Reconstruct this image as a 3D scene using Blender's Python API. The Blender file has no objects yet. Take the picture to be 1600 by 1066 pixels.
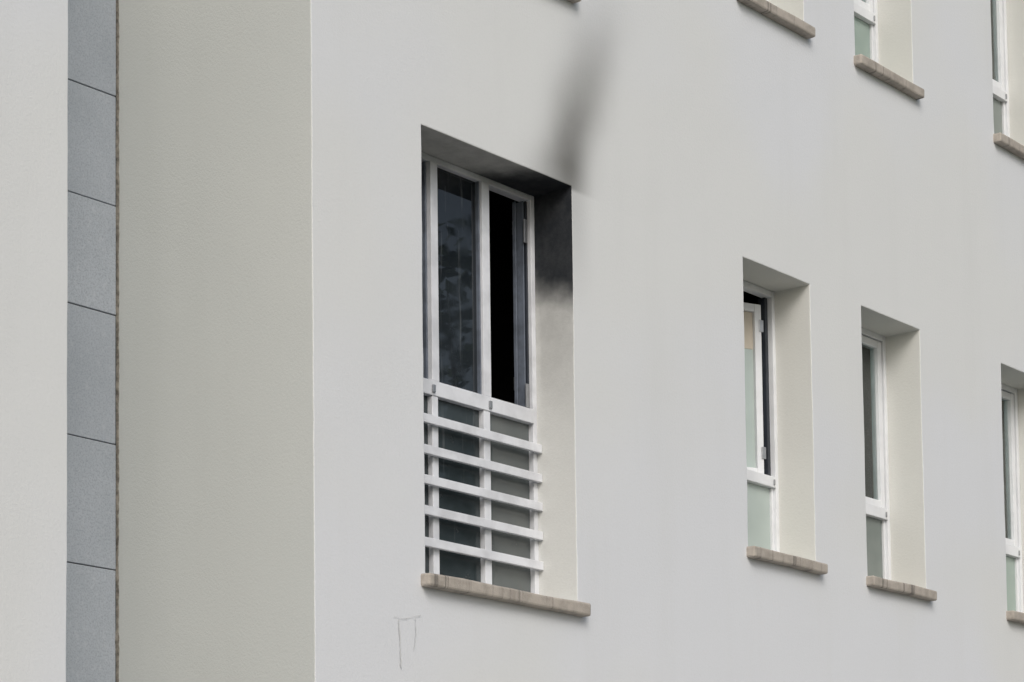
import bpy, bmesh, math, random
from mathutils import Vector, Matrix, noise
random.seed(7)
C=bpy.context.collection; S=bpy.context.scene

# ---------------------------------------------------------------- materials
def newmat(name):
    m=bpy.data.materials.new(name); m.use_nodes=True
    nt=m.node_tree; b=nt.nodes["Principled BSDF"]; return m,nt,b
def N(nt,t,**k):
    n=nt.nodes.new(t)
    for a,v in k.items(): setattr(n,a,v)
    return n
def lk(nt,a,b): nt.links.new(a,b)
def math_(nt,op,a,b=None,c=None,clamp=False):
    n=N(nt,"ShaderNodeMath",operation=op); n.use_clamp=clamp
    for i,v in enumerate((a,b,c)):
        if v is None: continue
        if isinstance(v,(int,float)): n.inputs[i].default_value=v
        else: lk(nt,v,n.inputs[i])
    return n.outputs[0]
def noise_(nt,vec,scale,detail=4,rough=.55,sc=None):
    if sc:
        mp=N(nt,"ShaderNodeMapping"); mp.inputs["Scale"].default_value=sc; lk(nt,vec,mp.inputs[0]); vec=mp.outputs[0]
    n=N(nt,"ShaderNodeTexNoise"); n.inputs["Scale"].default_value=scale; n.inputs["Detail"].default_value=detail; n.inputs["Roughness"].default_value=rough
    lk(nt,vec,n.inputs["Vector"]); return n.outputs[0]
def mapr(nt,v,a,b,c=0.,d=1.,smooth=True):
    n=N(nt,"ShaderNodeMapRange"); n.interpolation_type='SMOOTHSTEP' if smooth else 'LINEAR'
    for i,x in zip((1,2,3,4),(a,b,c,d)): n.inputs[i].default_value=x
    lk(nt,v,n.inputs[0]); return n.outputs[0]
def mix(nt,f,a,b):
    n=N(nt,"ShaderNodeMix",data_type='RGBA')
    if isinstance(f,(int,float)): n.inputs[0].default_value=f
    else: lk(nt,f,n.inputs[0])
    for i,v in ((6,a),(7,b)):
        if isinstance(v,tuple): n.inputs[i].default_value=(*v,1)
        else: lk(nt,v,n.inputs[i])
    return n.outputs[2]
def bump(nt,b,h,strength=.3,dist=.002):
    n=N(nt,"ShaderNodeBump"); n.inputs["Strength"].default_value=strength; n.inputs["Distance"].default_value=dist
    lk(nt,h,n.inputs["Height"]); lk(nt,n.outputs[0],b.inputs["Normal"])

def plaster(name,colA,colB,colD,soot=None):
    m,nt,b=newmat(name)
    pos=N(nt,"ShaderNodeTexCoord").outputs["Object"]
    big=noise_(nt,pos,.45,2); streak=noise_(nt,pos,1.0,3,.6,(3.2,3.2,.35)); grit=noise_(nt,pos,75,3,.75)
    c=mix(nt,mapr(nt,big,.40,.60),colA,colB)
    c=mix(nt,mapr(nt,streak,.48,.80,0,.22),c,colD)
    c=mix(nt,mapr(nt,grit,.40,.75,0,.20),c,colD)
    sep=N(nt,"ShaderNodeSeparateXYZ"); lk(nt,pos,sep.inputs[0]); x,y,z=sep.outputs
    if soot=="plume":
        n1=noise_(nt,pos,2.0,2,.5); n2=noise_(nt,pos,3.5,3,.5)
        h=math_(nt,'SUBTRACT',z,5.64)
        cx=math_(nt,'ADD',math_(nt,'MULTIPLY_ADD',h,.40,1.80),math_(nt,'MULTIPLY_ADD',n1,.12,-.06))
        d=math_(nt,'SUBTRACT',x,cx)
        # sharper on the right flank, softer on the left
        dx=math_(nt,'MAXIMUM',math_(nt,'MULTIPLY',d,1.12),math_(nt,'MULTIPLY',d,-.95))
        w=math_(nt,'ADD',math_(nt,'MULTIPLY_ADD',h,.03,.175),mapr(nt,h,0,.30,.045,0))
        q=math_(nt,'DIVIDE',dx,w)
        g=math_(nt,'EXPONENT',math_(nt,'MULTIPLY',math_(nt,'POWER',q,2.2),-.95))
        up=math_(nt,'MULTIPLY',mapr(nt,h,-.02,.12,.82,1.0),mapr(nt,h,.20,1.30,1.0,0.0))
        g=math_(nt,'MULTIPLY',g,up)
        g=math_(nt,'MULTIPLY',g,mapr(nt,n2,.25,.7,.90,1.0))
        g=math_(nt,'MULTIPLY',g,mapr(nt,h,-.03,.0,0,1))
        d1=math_(nt,'MULTIPLY',mapr(nt,math_(nt,'ABSOLUTE',math_(nt,'SUBTRACT',x,1.90)),.0,.20,.26,0),mapr(nt,z,4.9,5.6,0,1))
        d1=math_(nt,'MULTIPLY',d1,mapr(nt,z,5.65,5.95,1,0))
        s=math_(nt,'MINIMUM',math_(nt,'ADD',math_(nt,'MULTIPLY',g,.72),d1),.9)
        c=mix(nt,s,c,(.10,.098,.090))
    if soot=="burn":
        n2=noise_(nt,pos,6,3,.6); n3=noise_(nt,pos,14,3,.65)
        zz=math_(nt,'ADD',math_(nt,'ADD',z,math_(nt,'MULTIPLY_ADD',n2,.16,-.08)),math_(nt,'MULTIPLY',y,-.35))
        xx=math_(nt,'ADD',math_(nt,'ADD',x,math_(nt,'MULTIPLY_ADD',n2,.30,-.15)),math_(nt,'MULTIPLY',y,.7))
        a=mapr(nt,zz,4.92,5.18,0,1)
        bb=mapr(nt,xx,1.25,1.80,0,1)
        s=math_(nt,'MULTIPLY',a,bb)
        lt=math_(nt,'MULTIPLY',mapr(nt,z,4.1,5.5,0,.36),mapr(nt,n3,.3,.7,.6,1))
        s=math_(nt,'MULTIPLY',math_(nt,'MAXIMUM',s,lt),mapr(nt,n3,.25,.7,.965,.995))
        c=mix(nt,s,c,(.020,.023,.028))
    lk(nt,c,b.inputs["Base Color"]); b.inputs["Roughness"].default_value=.93
    b.inputs["Specular IOR Level"].default_value=.2
    bump(nt,b,grit,.5,.003)
    return m
M_FAC=plaster("plaster_facade",(.685,.70,.725),(.685,.695,.69),(.60,.61,.60),"plume")
M_RET=plaster("plaster_return",(.635,.65,.625),(.66,.67,.64),(.56,.575,.55))
M_REV=plaster("plaster_reveal",(.71,.71,.675),(.69,.69,.655),(.60,.60,.57))
M_BURN=plaster("plaster_reveal_sooty",(.71,.715,.69),(.67,.67,.645),(.56,.56,.54),"burn")

def simple(name,col,rough=.5,var=.15,scale=8,bs=0,metal=0,sc=None,dark=.7):
    m,nt,b=newmat(name); pos=N(nt,"ShaderNodeTexCoord").outputs["Object"]
    n=noise_(nt,pos,scale,3,.6,sc)
    c=mix(nt,mapr(nt,n,.35,.7,0,1),col,tuple(v*(1-var) for v in col))
    lk(nt,c,b.inputs["Base Color"]); b.inputs["Roughness"].default_value=rough; b.inputs["Metallic"].default_value=metal
    if bs: bump(nt,b,n,bs,.003)
    return m
M_PVC=simple("white_frame_paint",(.80,.815,.84),.38,.10,5)
M_PVC1=simple("white_frame_paint_dusty",(.76,.775,.81),.42,.20,6)
M_SEAL=simple("frame_edge_grey",(.16,.185,.23),.45,.4,9)
M_SEALD=simple("frame_edge_dark",(.028,.034,.045),.45,.4,9)
M_JOINT=simple("joint_grout",(.09,.095,.10),.9,.3,20)  # dark filling in the gaps between the stone slabs
M_MET=simple("hinge_metal",(.42,.43,.45),.35,.2,20,metal=.7)
M_BLACK=simple("charred_and_black_interior",(.008,.008,.010),.9,.5,3)
M_ROOM=simple("room_interior",(.16,.16,.15),.9,.2,3)
M_CURT=simple("curtain_cloth",(.78,.80,.78),.9,.15,4)
M_BEIGE=simple("beige_blind",(.62,.56,.47),.8,.1,5)
M_LILAC=simple("lilac_curtain_cloth",(.72,.71,.76),.9,.15,4)
M_CRACK=simple("plaster_crack_grey",(.60,.605,.60),.95,.1,30)  # slightly darker grey of the hairline cracks
M_MORT=simple("rough_mortar",(.26,.24,.205),.95,.6,40,.5)

# stone sill
M_SILL,nt,b=newmat("sill_stone"); pos=N(nt,"ShaderNodeTexCoord").outputs["Object"]
n1=noise_(nt,pos,1,3,.6,(28,6,1.2)); n2=noise_(nt,pos,14,3,.6); n3=noise_(nt,pos,120,2,.7)
c=mix(nt,mapr(nt,n2,.35,.7),(.45,.405,.355),(.34,.305,.265)); c=mix(nt,mapr(nt,n1,.55,.66,0,.8),c,(.15,.135,.12)); c=mix(nt,mapr(nt,n3,.5,.8,0,.3),c,(.50,.46,.42))
lk(nt,c,b.inputs["Base Color"]); b.inputs["Roughness"].default_value=.85; bump(nt,b,n3,.5,.004)
# granite
M_GRAN,nt,b=newmat("grey_stone_cladding"); pos=N(nt,"ShaderNodeTexCoord").outputs["Object"]
n1=noise_(nt,pos,1.6,3,.6); n2=noise_(nt,pos,110,2,.8); n3=noise_(nt,pos,30,4,.7)
c=mix(nt,mapr(nt,n1,.35,.68),(.43,.465,.51),(.37,.405,.445)); c=mix(nt,mapr(nt,n2,.42,.66,0,.6),c,(.25,.275,.31)); c=mix(nt,mapr(nt,n3,.5,.75,0,.4),c,(.55,.575,.60))
oi=N(nt,"ShaderNodeNewGeometry").outputs["Random Per Island"]; c=mix(nt,mapr(nt,oi,0,1,0,.25),c,(.30,.33,.37))
lk(nt,c,b.inputs["Base Color"]); b.inputs["Roughness"].default_value=.8; bump(nt,b,n3,.5,.003)

def glass(name,tint=(.94,.97,.96)):
    m=bpy.data.materials.new(name); m.use_nodes=True; nt=m.node_tree; nt.nodes.clear()
    o=N(nt,"ShaderNodeOutputMaterial"); t=N(nt,"ShaderNodeBsdfTransparent"); t.inputs[0].default_value=(*tint,1)
    g=N(nt,"ShaderNodeBsdfGlossy"); g.inputs["Roughness"].default_value=.02; g.inputs[0].default_value=(.95,1,1,1)
    fr=N(nt,"ShaderNodeFresnel"); fr.inputs[0].default_value=1.5
    f2=math_(nt,'MULTIPLY',fr.outputs[0],1.6,clamp=True)
    mx=N(nt,"ShaderNodeMixShader"); lk(nt,f2,mx.inputs[0]); lk(nt,t.outputs[0],mx.inputs[1]); lk(nt,g.outputs[0],mx.inputs[2]); lk(nt,mx.outputs[0],o.inputs[0]); return m
M_GLASS=glass("window_glass")
def panel(name,colA,colB,rough=.12,streaks=0,rr=(.03,.3)):
    m,nt,b=newmat(name); pos=N(nt,"ShaderNodeTexCoord").outputs["Object"]
    n=noise_(nt,pos,1.8,3)
    c=mix(nt,mapr(nt,n,.35,.65),colA,colB)
    if streaks:
        st=noise_(nt,pos,1,4,.65,(24,24,1.6)); d=noise_(nt,pos,9,5,.7)
        c=mix(nt,mapr(nt,st,.58,.74,0,streaks),c,(.16,.17,.175)); c=mix(nt,mapr(nt,d,.60,.68,0,streaks*.8),c,(.012,.012,.012))
        lk(nt,mapr(nt,d,.4,.7,*rr),b.inputs["Roughness"])
    else: b.inputs["Roughness"].default_value=rough
    lk(nt,c,b.inputs["Base Color"]); b.inputs["IOR"].default_value=1.55
    return m
M_SOOTGL=panel("sooty_glass",(.010,.013,.017),(.020,.025,.030),.05,.45,(.01,.05))
M_SASHGL=panel("charred_glass",(.010,.011,.013),(.02,.021,.024),.2,.0)
M_DARKP=panel("dark_lower_glass",(.028,.038,.042),(.05,.062,.066),.08,.5)
M_GREYP=panel("grey_lower_glass",(.10,.113,.114),(.145,.158,.155),.15,.4)
M_TEAL=panel("frosted_pale_glass",(.46,.53,.505),(.41,.475,.45),.25)
M_GREEN=panel("frosted_green_glass",(.24,.315,.285),(.34,.42,.38),.15)
M_GREEN2=panel("frosted_grey_green_glass",(.16,.19,.178),(.23,.26,.245),.15)

# ---------------------------------------------------------------- helpers
def empty(name,loc=(0,0,0)):
    e=bpy.data.objects.new(name,None); e.location=loc; C.objects.link(e); return e
def obj(name,bm,mats,parent=None,bev=0,smooth=False,segs=2,ang=40):
    me=bpy.data.meshes.new(name); bm.to_mesh(me); bm.free()
    for m in mats: me.materials.append(m)
    o=bpy.data.objects.new(name,me); C.objects.link(o)
    if parent: o.parent=parent
    if bev:
        md=o.modifiers.new("bevel","BEVEL"); md.width=bev; md.segments=segs; md.limit_method='ANGLE'; md.angle_limit=math.radians(ang); md.harden_normals=False
    if smooth:
        for p in me.polygons: p.use_smooth=True
    return o
def box(bm,x0,x1,y0,y1,z0,z1,mi=0):
    v=[bm.verts.new((x,y,z)) for x in (x0,x1) for y in (y0,y1) for z in (z0,z1)]
    for f in ((0,1,3,2),(4,6,7,5),(0,4,5,1),(2,3,7,6),(0,2,6,4),(1,5,7,3)):
        fc=bm.faces.new([v[i] for i in f]); fc.material_index=mi
bld=empty("apartment_building")

# ---------------------------------------------------------------- window layout (metres)
FH=3.10; TOP=5.642; ZS=4.045; ZS1=3.555; H=13.4; XL=-7.0; XR=20.0; RY=1.235; GX=-1.398; FY=.235; FB=.295
cols=[("wide",.742,1.889)]
for a in (3.442,4.703,6.447,7.708,9.452,10.713,12.457,13.718,15.46,16.72): cols.append(("small",a,a+.689))
lcols=[("small",-4.6,-3.911),("small",-3.34,-2.65)]
floors=[-1,0,1,2]
opens=[]
for fl in floors:
    for i,(k,a,b_) in enumerate(cols+lcols):
        zs=(ZS1 if k=="wide" else ZS)+fl*FH
        opens.append((a,b_,zs,TOP+fl*FH,k,i,fl))

def cuts(lo,hi,pts,step):
    pts=sorted(set([lo,hi]+[p for p in pts if lo<p<hi])); out=[]
    for a,b_ in zip(pts,pts[1:]):
        n=max(1,round((b_-a)/step))
        out+= [a+(b_-a)*i/n for i in range(n)]
    return out+[hi]
bm=bmesh.new()
def quad(p,mi):
    f=bm.faces.new([bm.verts.new(q) for q in p]); f.material_index=mi
zc=cuts(0,H,[o[2] for o in opens]+[o[3] for o in opens],.10)
def front(x0,x1):
    xc=cuts(x0,x1,[o[0] for o in opens]+[o[1] for o in opens],.10)
    for xa,xb in zip(xc,xc[1:]):
        xm=(xa+xb)/2
        ops=[o for o in opens if o[0]<xm<o[1]]
        for za,zb in zip(zc,zc[1:]):
            zm=(za+zb)/2
            if any(o[2]<zm<o[3] for o in ops): continue
            quad([(xa,0,za),(xb,0,za),(xb,0,zb),(xa,0,zb)],0)
    return xc
xcs=front(XL,GX)+front(0,XR)
for o in opens:
    a,b_,z0,z1,k,i,fl=o; mi=3 if (k=="wide" and fl==0) else 2
    zz=[z for z in zc if z0-1e-6<=z<=z1+1e-6]; xx=[x for x in xcs if a-1e-6<=x<=b_+1e-6]
    ys=[0,.08,.16,.24,.32]
    for ya,yb in zip(ys,ys[1:]):
        for za,zb in zip(zz,zz[1:]):
            quad([(a,ya,za),(a,ya,zb),(a,yb,zb),(a,yb,za)],mi); quad([(b_,ya,za),(b_,yb,za),(b_,yb,zb),(b_,ya,zb)],mi)
        for xa,xb in zip(xx,xx[1:]):
            quad([(xa,ya,z1),(xb,ya,z1),(xb,yb,z1),(xa,yb,z1)],mi); quad([(xa,ya,z0),(xa,yb,z0),(xb,yb,z0),(xb,ya,z0)],mi)
yc=cuts(0,RY+.12,[],.1)
for ya,yb in zip(yc,yc[1:]):
    for za,zb in zip(zc,zc[1:]):
        quad([(0,ya,za),(0,ya,zb),(0,yb,zb),(0,yb,za)],1); quad([(GX,ya,za),(GX,yb,za),(GX,yb,zb),(GX,ya,zb)],1)
bmesh.ops.remove_doubles(bm,verts=bm.verts,dist=1e-4)
bmesh.ops.recalc_face_normals(bm,faces=bm.faces)
for v in bm.verts:
    p=v.co
    n=noise.noise_vector(p*1.7)*.0028+noise.noise_vector(p*9)*.0018
    v.co=p+n
for f in bm.faces:
    if abs(f.normal.y)>.9:
        if f.normal.y>0: bmesh.ops.reverse_faces(bm,faces=bm.faces)
        break
walls=obj("rendered_walls",bm,[M_FAC,M_RET,M_REV,M_BURN],bld,bev=.006,smooth=True,segs=2,ang=50)
walls.modifiers["bevel"].harden_normals=True

# shell: sides, back, roof, parapet
bm=bmesh.new()
box(bm,XL,XL+.25,.02,9,0,H); box(bm,XR-.25,XR,.02,9,0,H); box(bm,XL+.25,XR-.25,8.75,9,0,H)
box(bm,XL-.05,XR+.05,-.06,9.05,H,H+.18); 
obj("rear_walls_and_parapet",bm,[M_FAC],bld,bev=.01)
# stone cladding strip
bm=bmesh.new()
js=[3.615,4.203,4.813,5.333,5.859]
z=3.615
while z>.6: z-=.595; js.append(z)
z=5.859
while z<H-.6: z+=.565; js.append(z)
js=sorted([j for j in js if j>.15])
js=[0.0]+js+[H]
for a,b_ in zip(js,js[1:]):
    box(bm,GX+.003,-.012,RY+random.uniform(0,.004),RY+.05,a+.0025,b_-.0025)
obj("stone_cladding",bm,[M_GRAN],bld,bev=.003)
bm=bmesh.new(); box(bm,GX+.004,-.002,RY+.010,RY+.11,0,H); obj("cladding_joints",bm,[M_JOINT],bld)
# ragged mortar line in the corner
bm=bmesh.new(); z=0; prev=None
while z<H:
    w=.006+.012*max(0,noise.noise(Vector((z*9,3,1))))+.004*random.random(); d=.006+.006*random.random()
    cur=[bm.verts.new((-w,RY+.004,z)),bm.verts.new((-w*.6,RY-d*.6,z)),bm.verts.new((.004,RY-d,z))]
    if prev:
        for i in (0,1): bm.faces.new([prev[i],prev[i+1],cur[i+1],cur[i]])
    prev=cur; z+=.025
obj("corner_mortar",bm,[M_MORT],bld)
# plaster hairline cracks
bm=bmesh.new()
def crack(pts,w=.004):
    pr=None
    for (a,b_),(c_,d_) in zip(pts,pts[1:]):
        n=8
        for i in range(n+1):
            t=i/n; x=a+(c_-a)*t+random.uniform(-.003,.003); z=b_+(d_-b_)*t+random.uniform(-.003,.003); ww=w*random.uniform(.4,1.2)
            hor=abs(c_-a)>abs(d_-b_)
            p=[(x,-.0050,z-ww/2),(x,-.0050,z+ww/2)] if hor else [(x-ww/2,-.0050,z),(x+ww/2,-.0050,z)]
            cur=[bm.verts.new(q) for q in p]
            if pr and i>0: bm.faces.new([pr[0],pr[1],cur[1],cur[0]])
            pr=cur
crack([(.515,3.325),(.60,3.33),(.70,3.355)],.003); crack([(.545,3.32),(.555,3.22),(.56,3.10)],.007); crack([(.66,3.34),(.665,3.27),(.65,3.19)],.004)
obj("plaster_cracks",bm,[M_CRACK],bld)

# ---------------------------------------------------------------- sills
def sill(a,b_,zt,th,name,lo=.022):
    bm=bmesh.new(); 
    x0,x1=a-lo,b_+.045; n=10
    rings=[]
    for i in range(n+1):
        x=x0+(x1-x0)*i/n; j=lambda s:noise.noise(Vector((x*3,s,zt)))*.005
        fr=-.052+j(1)
        rings.append([bm.verts.new((x,fr,zt-th+j(2))),bm.verts.new((x,fr-.002,zt-.004+j(3))),bm.verts.new((x,.24,zt+.006)),bm.verts.new((x,.24,zt-th))])
    for r,s in zip(rings,rings[1:]):
        for i in range(4): bm.faces.new([r[i],r[(i+1)%4],s[(i+1)%4],s[i]])
    bm.faces.new(rings[0]); bm.faces.new(rings[-1][::-1])
    bmesh.ops.recalc_face_normals(bm,faces=bm.faces)
    return obj(name,bm,[M_SILL],bld,bev=.010,segs=2,ang=50)

def ring(bm,x0,x1,y0,y1,z0,z1,w,mi=0,wt=None):
    wt=wt or w
    box(bm,x0,x0+w,y0,y1,z0,z1,mi); box(bm,x1-w,x1,y0,y1,z0,z1,mi)
    box(bm,x0+w,x1-w,y0+.002,y1-.002,z0,z0+wt,mi); box(bm,x0+w,x1-w,y0+.002,y1-.002,z1-wt,z1,mi)

def sash(name,w,h,hinge,ang,mat,glassmat,parent,rebate=None,topmat=None):
    """hinged on its right edge; opens inward by ang degrees"""
    bm=bmesh.new()
    ring(bm,-w,0,-.005,.048,0,h,.045,0)
    ring(bm,-w+.004,-.004,.0485,.060,.004,h-.004,.030,1)
    zt=h-.043 if not topmat else h-.26
    box(bm,-w+.043,-.043,.018,.024,.043,zt,2)
    if topmat: box(bm,-w+.043,-.043,.018,.024,zt,h-.043,4)
    if ang:
        for zz in (.10,h-.16): box(bm,-.018,.012,-.011,-.0055,zz,zz+.07,3)
    o=obj(name,bm,[mat,rebate or M_SEAL,glassmat,M_MET,topmat or M_BEIGE],parent,bev=.003)
    o.location=hinge; o.rotation_euler=(0,0,-math.radians(ang)); return o

def curtain(name,x0,x1,y,z0,z1,mat,parent,amp=.010,freq=42):
    bm=bmesh.new(); n=60; pr=None
    for i in range(n+1):
        x=x0+(x1-x0)*i/n; dy=amp*math.sin(freq*x+1.5*math.sin(x*9))
        cur=[bm.verts.new((x,y+dy,z0)),bm.verts.new((x,y+dy*.6,z1))]
        if pr: bm.faces.new([pr[0],cur[0],cur[1],pr[1]])
        pr=cur
    return obj(name,bm,[mat],parent,smooth=True)
def room(name,x0,x1,z0,z1,mat):
    bm=bmesh.new(); box(bm,x0,x1,.33,2.6,z0,z1)
    for f in list(bm.faces):
        if f.calc_center_median().y<.34: bm.faces.remove(f)
    return obj(name,bm,[mat],bld)

def small_window(a,b_,z0,z1,i,fl):
    zt=4.50+fl*FH
    bm=bmesh.new()
    box(bm,a,a+.045,FY,FB,z0,z1,0); box(bm,b_-.030,b_,FY,FB,z0,z1,0)
    box(bm,a+.045,b_-.03,FY+.002,FB-.002,z1-.035,z1,0)
    box(bm,a+.045,b_-.03,FY+.002,FB-.002,z0,z0+.05,0)
    box(bm,a+.045,b_-.03,FY-.004,FB-.002,zt,zt+.062,0)
    box(bm,b_-.050,b_-.030,FY+.016,FB-.004,z0+.05,zt,0)
    box(bm,b_-.062,b_-.050,FY-.012,FY-.0045,zt+.012,zt+.045,3)
    lower={(1,0):2,(2,0):5,(3,0):4,(2,1):4,(3,1):5,(1,1):2}.get((i,fl),[2,4,5][(i*7+fl*3)%3])
    box(bm,a+.045,b_-.050,FY+.030,FY+.036,z0+.05,zt,lower)
    opened=(i==1 and fl==0) or (i==5 and fl==1)
    if opened: box(bm,b_-.058,b_-.0305,FY+.03,FB+.02,zt+.062,z1-.036,6)
    obj("window",bm,[M_PVC,M_GLASS,M_TEAL,M_MET,M_GREEN,M_GREEN2,M_SEALD],bld,bev=.003)
    w=b_-.033-(a+.045); h=z1-.035-(zt+.062)
    room("room",a-.12,b_+.12,z0-.1,z1+.1,M_ROOM if not opened else M_BLACK)  # half-open unburnt windows get the black room colour too
    if opened:
        sash("window_sash",w-.03,h-.05,(b_-.075,FY+.05,zt+.066),22,M_PVC,M_TEAL,bld,M_SEAL,M_BEIGE)
    else:
        sash("window_sash",w-.004,h-.012,(b_-.036,FY+.016,zt+.068),0,M_PVC,M_GLASS,bld)
        curtain("curtain",a-.02,b_+.02,.325,zt,z1,M_LILAC if (i+fl)%3==1 else M_CURT,bld)
    sill(a,b_,z0,.062,"window_sill")

def wide_window(a,b_,z0,z1,fl):
    dz=fl*FH; burnt=(fl==0); zt=4.475+dz; p1,p2=a+.335,a+.723
    PV=M_PVC1 if burnt else M_PVC
    bm=bmesh.new()
    box(bm,a,a+.045,FY,FB,z0,z1,0); box(bm,b_-.032,b_,FY,FB,z0,z1,0)
    for x,w in ((p1,.052),(p2,.058)):
        box(bm,x,x+w,FY-.004,FB,zt+.072,z1-.03,0); box(bm,x,x+w-.008,FY-.001,FB-.004,z0,zt,0)
    box(bm,a+.045,b_-.032,FY+.002,FB-.002,z1-.030,z1,0)
    box(bm,a+.045,b_-.032,FY-.006,FB-.001,zt,zt+.072,0)
    box(bm,a+.045,b_-.032,FY+.003,FB-.003,z0,z0+.045,0)
    box(bm,p1+.052,p1+.060,FY+.01,FB-.008,zt+.072,z1-.03,4); box(bm,p2-.010,p2,FY+.01,FB-.008,zt+.072,z1-.03,4)
    box(bm,p1+.058,p2-.004,FY+.030,FY+.036,zt+.072,z1-.03,1)
    box(bm,a+.045,p2,FY+.028,FY+.034,z0+.045,zt,2); box(bm,p2+.05,b_-.032,FY+.028,FY+.034,z0+.045,zt,3)
    for k,zc_ in enumerate((4.348,4.200,4.056,3.910,3.759)):
        box(bm,a+.006,b_-.003,FY-.032,FY-.010,zc_+dz-.0215,zc_+dz+.0215,0)
        for x in (p1,p2): box(bm,x+.008,x+.036,FY-.010,FY-.001,zc_+dz-.012,zc_+dz+.012,0)
    for x in (p1-.01,p2+.03): box(bm,x,x+.022,FY-.016,FY-.0062,zt+.012,zt+.05,5)
    obj("window_with_guard_bars",bm,[PV,M_SOOTGL if burnt else M_GLASS,M_DARKP,M_GREYP,M_SEAL,M_MET],bld,bev=.003)
    h=z1-.03-(zt+.072)-.01
    ang=152 if burnt else 0
    sash("window_sash",.325,h,(b_-.050,FB+.03 if burnt else FY+.012,zt+.078),ang,M_SEALD if burnt else M_PVC1,M_SASHGL if burnt else M_GLASS,bld,M_SEALD)
    sash("window_sash",.285,h,(p1-.020,FB+.03 if burnt else FY+.012,zt+.078),ang,M_SEALD if burnt else M_PVC1,M_SASHGL if burnt else M_GLASS,bld,M_SEALD)
    if burnt:
        bm=bmesh.new()
        box(bm,b_-.046,b_-.033,FY+.02,FB+.02,zt+.075,z1-.032,2); box(bm,b_-.056,b_-.049,FY+.03,FB+.02,zt+.075,z1-.032,0); box(bm,b_-.080,b_-.074,FB+.00,FB+.02,zt+.075,z1-.032,0)
        for zz in (zt+.08,z1-.25): box(bm,b_-.072,b_-.048,FY+.010,FY+.018,zz,zz+.12,1); 
        box(bm,p1-.014,p1-.002,FY+.02,FB+.02,zt+.075,z1-.032,0)
        obj("sash_rebate",bm,[M_SEAL,M_MET,M_SEALD],bld,bev=.002)
        room("room",a-.4,b_+.6,z0-.1,z1+.1,M_BLACK)
    else:
        room("room",a-.12,b_+.12,z0-.1,z1+.1,M_ROOM); curtain("curtain",a,b_,.325,zt,z1,M_CURT,bld)
    sill(a,b_,z0-.004,.064,"window_sill",.035)
for (a,b_,z0,z1,k,i,fl) in opens:
    if k=="wide": wide_window(a,b_,z0,z1,fl)
    else: small_window(a,b_,z0,z1,i,fl)

# ---------------------------------------------------------------- ground
M_GR=simple("grass_ground",(.07,.10,.04),.95,.4,1.5); M_AS=simple("asphalt",(.055,.055,.058),.9,.3,30); M_PAV=simple("paving_concrete",(.36,.35,.33),.9,.25,6); M_KERB=simple("kerb_concrete",(.42,.41,.39),.85,.2,8); M_LINE=simple("road_paint",(.75,.75,.72),.7,.2,20)
def sheet(name,x0,x1,y0,y1,z,mat):
    bm=bmesh.new(); bm.faces.new([bm.verts.new(p) for p in ((x0,y0,z),(x1,y0,z),(x1,y1,z),(x0,y1,z))]); return obj(name,bm,[mat])
sheet("ground",-600,600,-600,600,-.12,M_GR)
sheet("road",-300,300,-11,-4.0,-.116,M_AS)
bm=bmesh.new(); box(bm,-300,300,-3.85,1.3,-.2,-.002); obj("pavement",bm,[M_PAV])
bm=bmesh.new(); box(bm,-300,300,-4.0,-3.85,-.2,.004); obj("kerb",bm,[M_KERB],bev=.015)
bm=bmesh.new(); box(bm,-300,300,-11.15,-11.0,-.2,.004); obj("kerb",bm,[M_KERB],bev=.015)
bm=bmesh.new(); box(bm,-300,300,-13,-11.15,-.2,-.002); obj("pavement",bm,[M_PAV])
bm=bmesh.new()
for k in range(-30,31): bm.faces.new([bm.verts.new(p) for p in ((k*6,-7.45,-.112),(k*6+3,-7.45,-.112),(k*6+3,-7.33,-.112),(k*6,-7.33,-.112))])
obj("road_marking",bm,[M_LINE])

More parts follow.
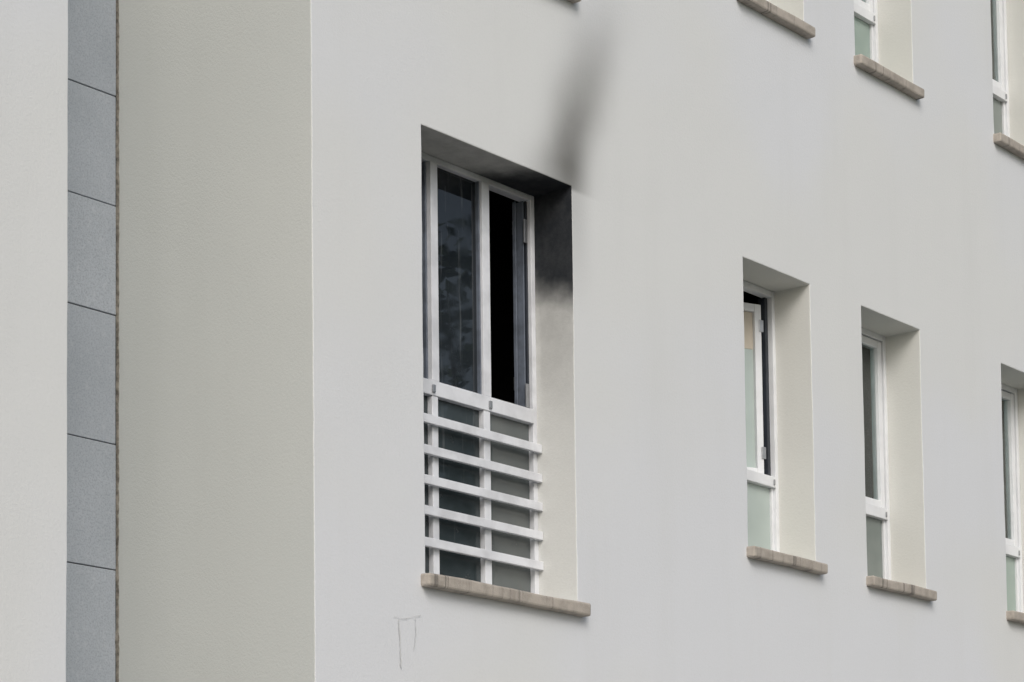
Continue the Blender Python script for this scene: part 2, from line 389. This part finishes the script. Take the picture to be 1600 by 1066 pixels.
# ---------------------------------------------------------------- unseen, guessed trees across the street, added for the glass to reflect
M_LEAF,_nt,_b=newmat("foliage"); _b.inputs["Roughness"].default_value=.7
_oi=N(_nt,"ShaderNodeNewGeometry").outputs["Random Per Island"]; lk(_nt,mix(_nt,_oi,(.035,.06,.022),(.075,.11,.045)),_b.inputs["Base Color"])
M_BARK=simple("bark",(.14,.11,.085),.9,.4,6,.6,sc=(3,3,.6))
def tree_mesh(seed,ht):
    rnd=random.Random(seed); bm=bmesh.new()
    def limb(p,q,r0,r1,segs=5):
        d=(q-p); ax=d.normalized(); u=ax.orthogonal().normalized(); v=ax.cross(u); pr=None
        for i in range(segs+1):
            t=i/segs; c_=p+d*t+Vector((rnd.uniform(-1,1),rnd.uniform(-1,1),0))*r0*.4*(0<i<segs); r=r0+(r1-r0)*t
            cur=[bm.verts.new(c_+(u*math.cos(a)+v*math.sin(a))*r) for a in [k*math.tau/7 for k in range(7)]]
            if pr:
                for k in range(7): bm.faces.new([pr[k],pr[(k+1)%7],cur[(k+1)%7],cur[k]])
            pr=cur
    limb(Vector((0,0,-.15)),Vector((.2,.1,ht*.55)),.30,.16,7)
    limb(Vector((.2,.1,ht*.55)),Vector((.25,.0,ht*.9)),.16,.04,5)
    cl=[]
    for k in range(13):
        a=k*2.4+rnd.uniform(-.4,.4); z0=ht*rnd.uniform(.25,.6); L=ht*rnd.uniform(.12,.26)
        q=Vector((math.cos(a)*L,math.sin(a)*L,z0+ht*rnd.uniform(.12,.36)))
        limb(Vector((.1,.05,z0)),q,.11,.03,4); cl.append((q,ht*rnd.uniform(.07,.12)))
        for _ in range(3):
            q2=q+Vector((rnd.uniform(-1,1),rnd.uniform(-1,1),rnd.uniform(-.5,1)))*ht*.11
            limb(q,q2,.03,.01,2); cl.append((q2,ht*rnd.uniform(.04,.08)))
    cl.append((Vector((.2,0,ht*.93)),ht*.07))
    for (c_,r) in cl:
        for _ in range(int(110*(r/(.09*ht))**2)):
            d=Vector((rnd.gauss(0,1),rnd.gauss(0,1),rnd.gauss(0,.8))); d=d.normalized()*r*rnd.uniform(.3,1.15)
            p=c_+d; s=rnd.uniform(.09,.20); u=Vector((rnd.uniform(-1,1),rnd.uniform(-1,1),rnd.uniform(-.6,.6))).normalized(); v=u.orthogonal().normalized()
            f=bm.faces.new([bm.verts.new(p-u*s),bm.verts.new(p+v*s*.5),bm.verts.new(p+u*s),bm.verts.new(p-v*s*.5)]); f.material_index=1
    me=bpy.data.meshes.new("reflection_tree"); bm.to_mesh(me); bm.free(); me.materials.append(M_BARK); me.materials.append(M_LEAF); return me
tm=[tree_mesh(3,14.),tree_mesh(8,12.)]
for k,(x,y,s) in enumerate(((21.3,-16,.99),(29,-17,1.0),(37,-16,.9),(46,-17,1.05),(56,-18,.95),(68,-17,1.1),(11,-20,.7),(-4,-23,.8))):
    o=bpy.data.objects.new("reflection_tree",tm[k%2]); o.location=(x,y,0); o.scale=(s,s,s); o.rotation_euler=(0,0,k*1.3); C.objects.link(o)

# ---------------------------------------------------------------- light
w=bpy.data.worlds.new("World"); S.world=w; w.use_nodes=True; nt=w.node_tree
bg=nt.nodes["Background"]; sky=nt.nodes.new("ShaderNodeTexSky"); sky.sky_type='NISHITA'; sky.sun_disc=False
EL,ROT=38,220
sky.sun_elevation=math.radians(EL); sky.sun_rotation=math.radians(ROT); sky.dust_density=3; sky.air_density=1.2; sky.ozone_density=1
hs=nt.nodes.new("ShaderNodeHueSaturation"); hs.inputs["Saturation"].default_value=.72
nt.links.new(sky.outputs[0],hs.inputs["Color"]); nt.links.new(hs.outputs[0],bg.inputs[0]); bg.inputs[1].default_value=.125
sd=bpy.data.lights.new("sun","SUN"); sd.energy=1.35; sd.angle=math.radians(30); sd.color=(1,.985,.965)
so=bpy.data.objects.new("sun",sd); C.objects.link(so)
az=math.radians(ROT); dirn=Vector((math.sin(az)*math.cos(math.radians(EL)),math.cos(az)*math.cos(math.radians(EL)),math.sin(math.radians(EL))))
so.rotation_euler=dirn.to_track_quat('Z','Y').to_euler(); so.location=(0,-20,20)

# ---------------------------------------------------------------- camera
cam=bpy.data.cameras.new("camera"); co=bpy.data.objects.new("camera",cam); C.objects.link(co); S.camera=co
R=Matrix(((0.62133,-0.05432,-0.78167),(-0.78346,-0.05853,-0.61868),(-0.01214,0.99681,-0.07892)))
co.matrix_world=Matrix.Translation((-7.823,-7.262,1.6))@R.to_4x4()
cam.sensor_fit='HORIZONTAL'; cam.sensor_width=36; cam.lens=87.75; cam.shift_y=.4537; cam.clip_end=2000
S.view_settings.view_transform='Standard'; S.view_settings.look='None'; S.view_settings.exposure=0
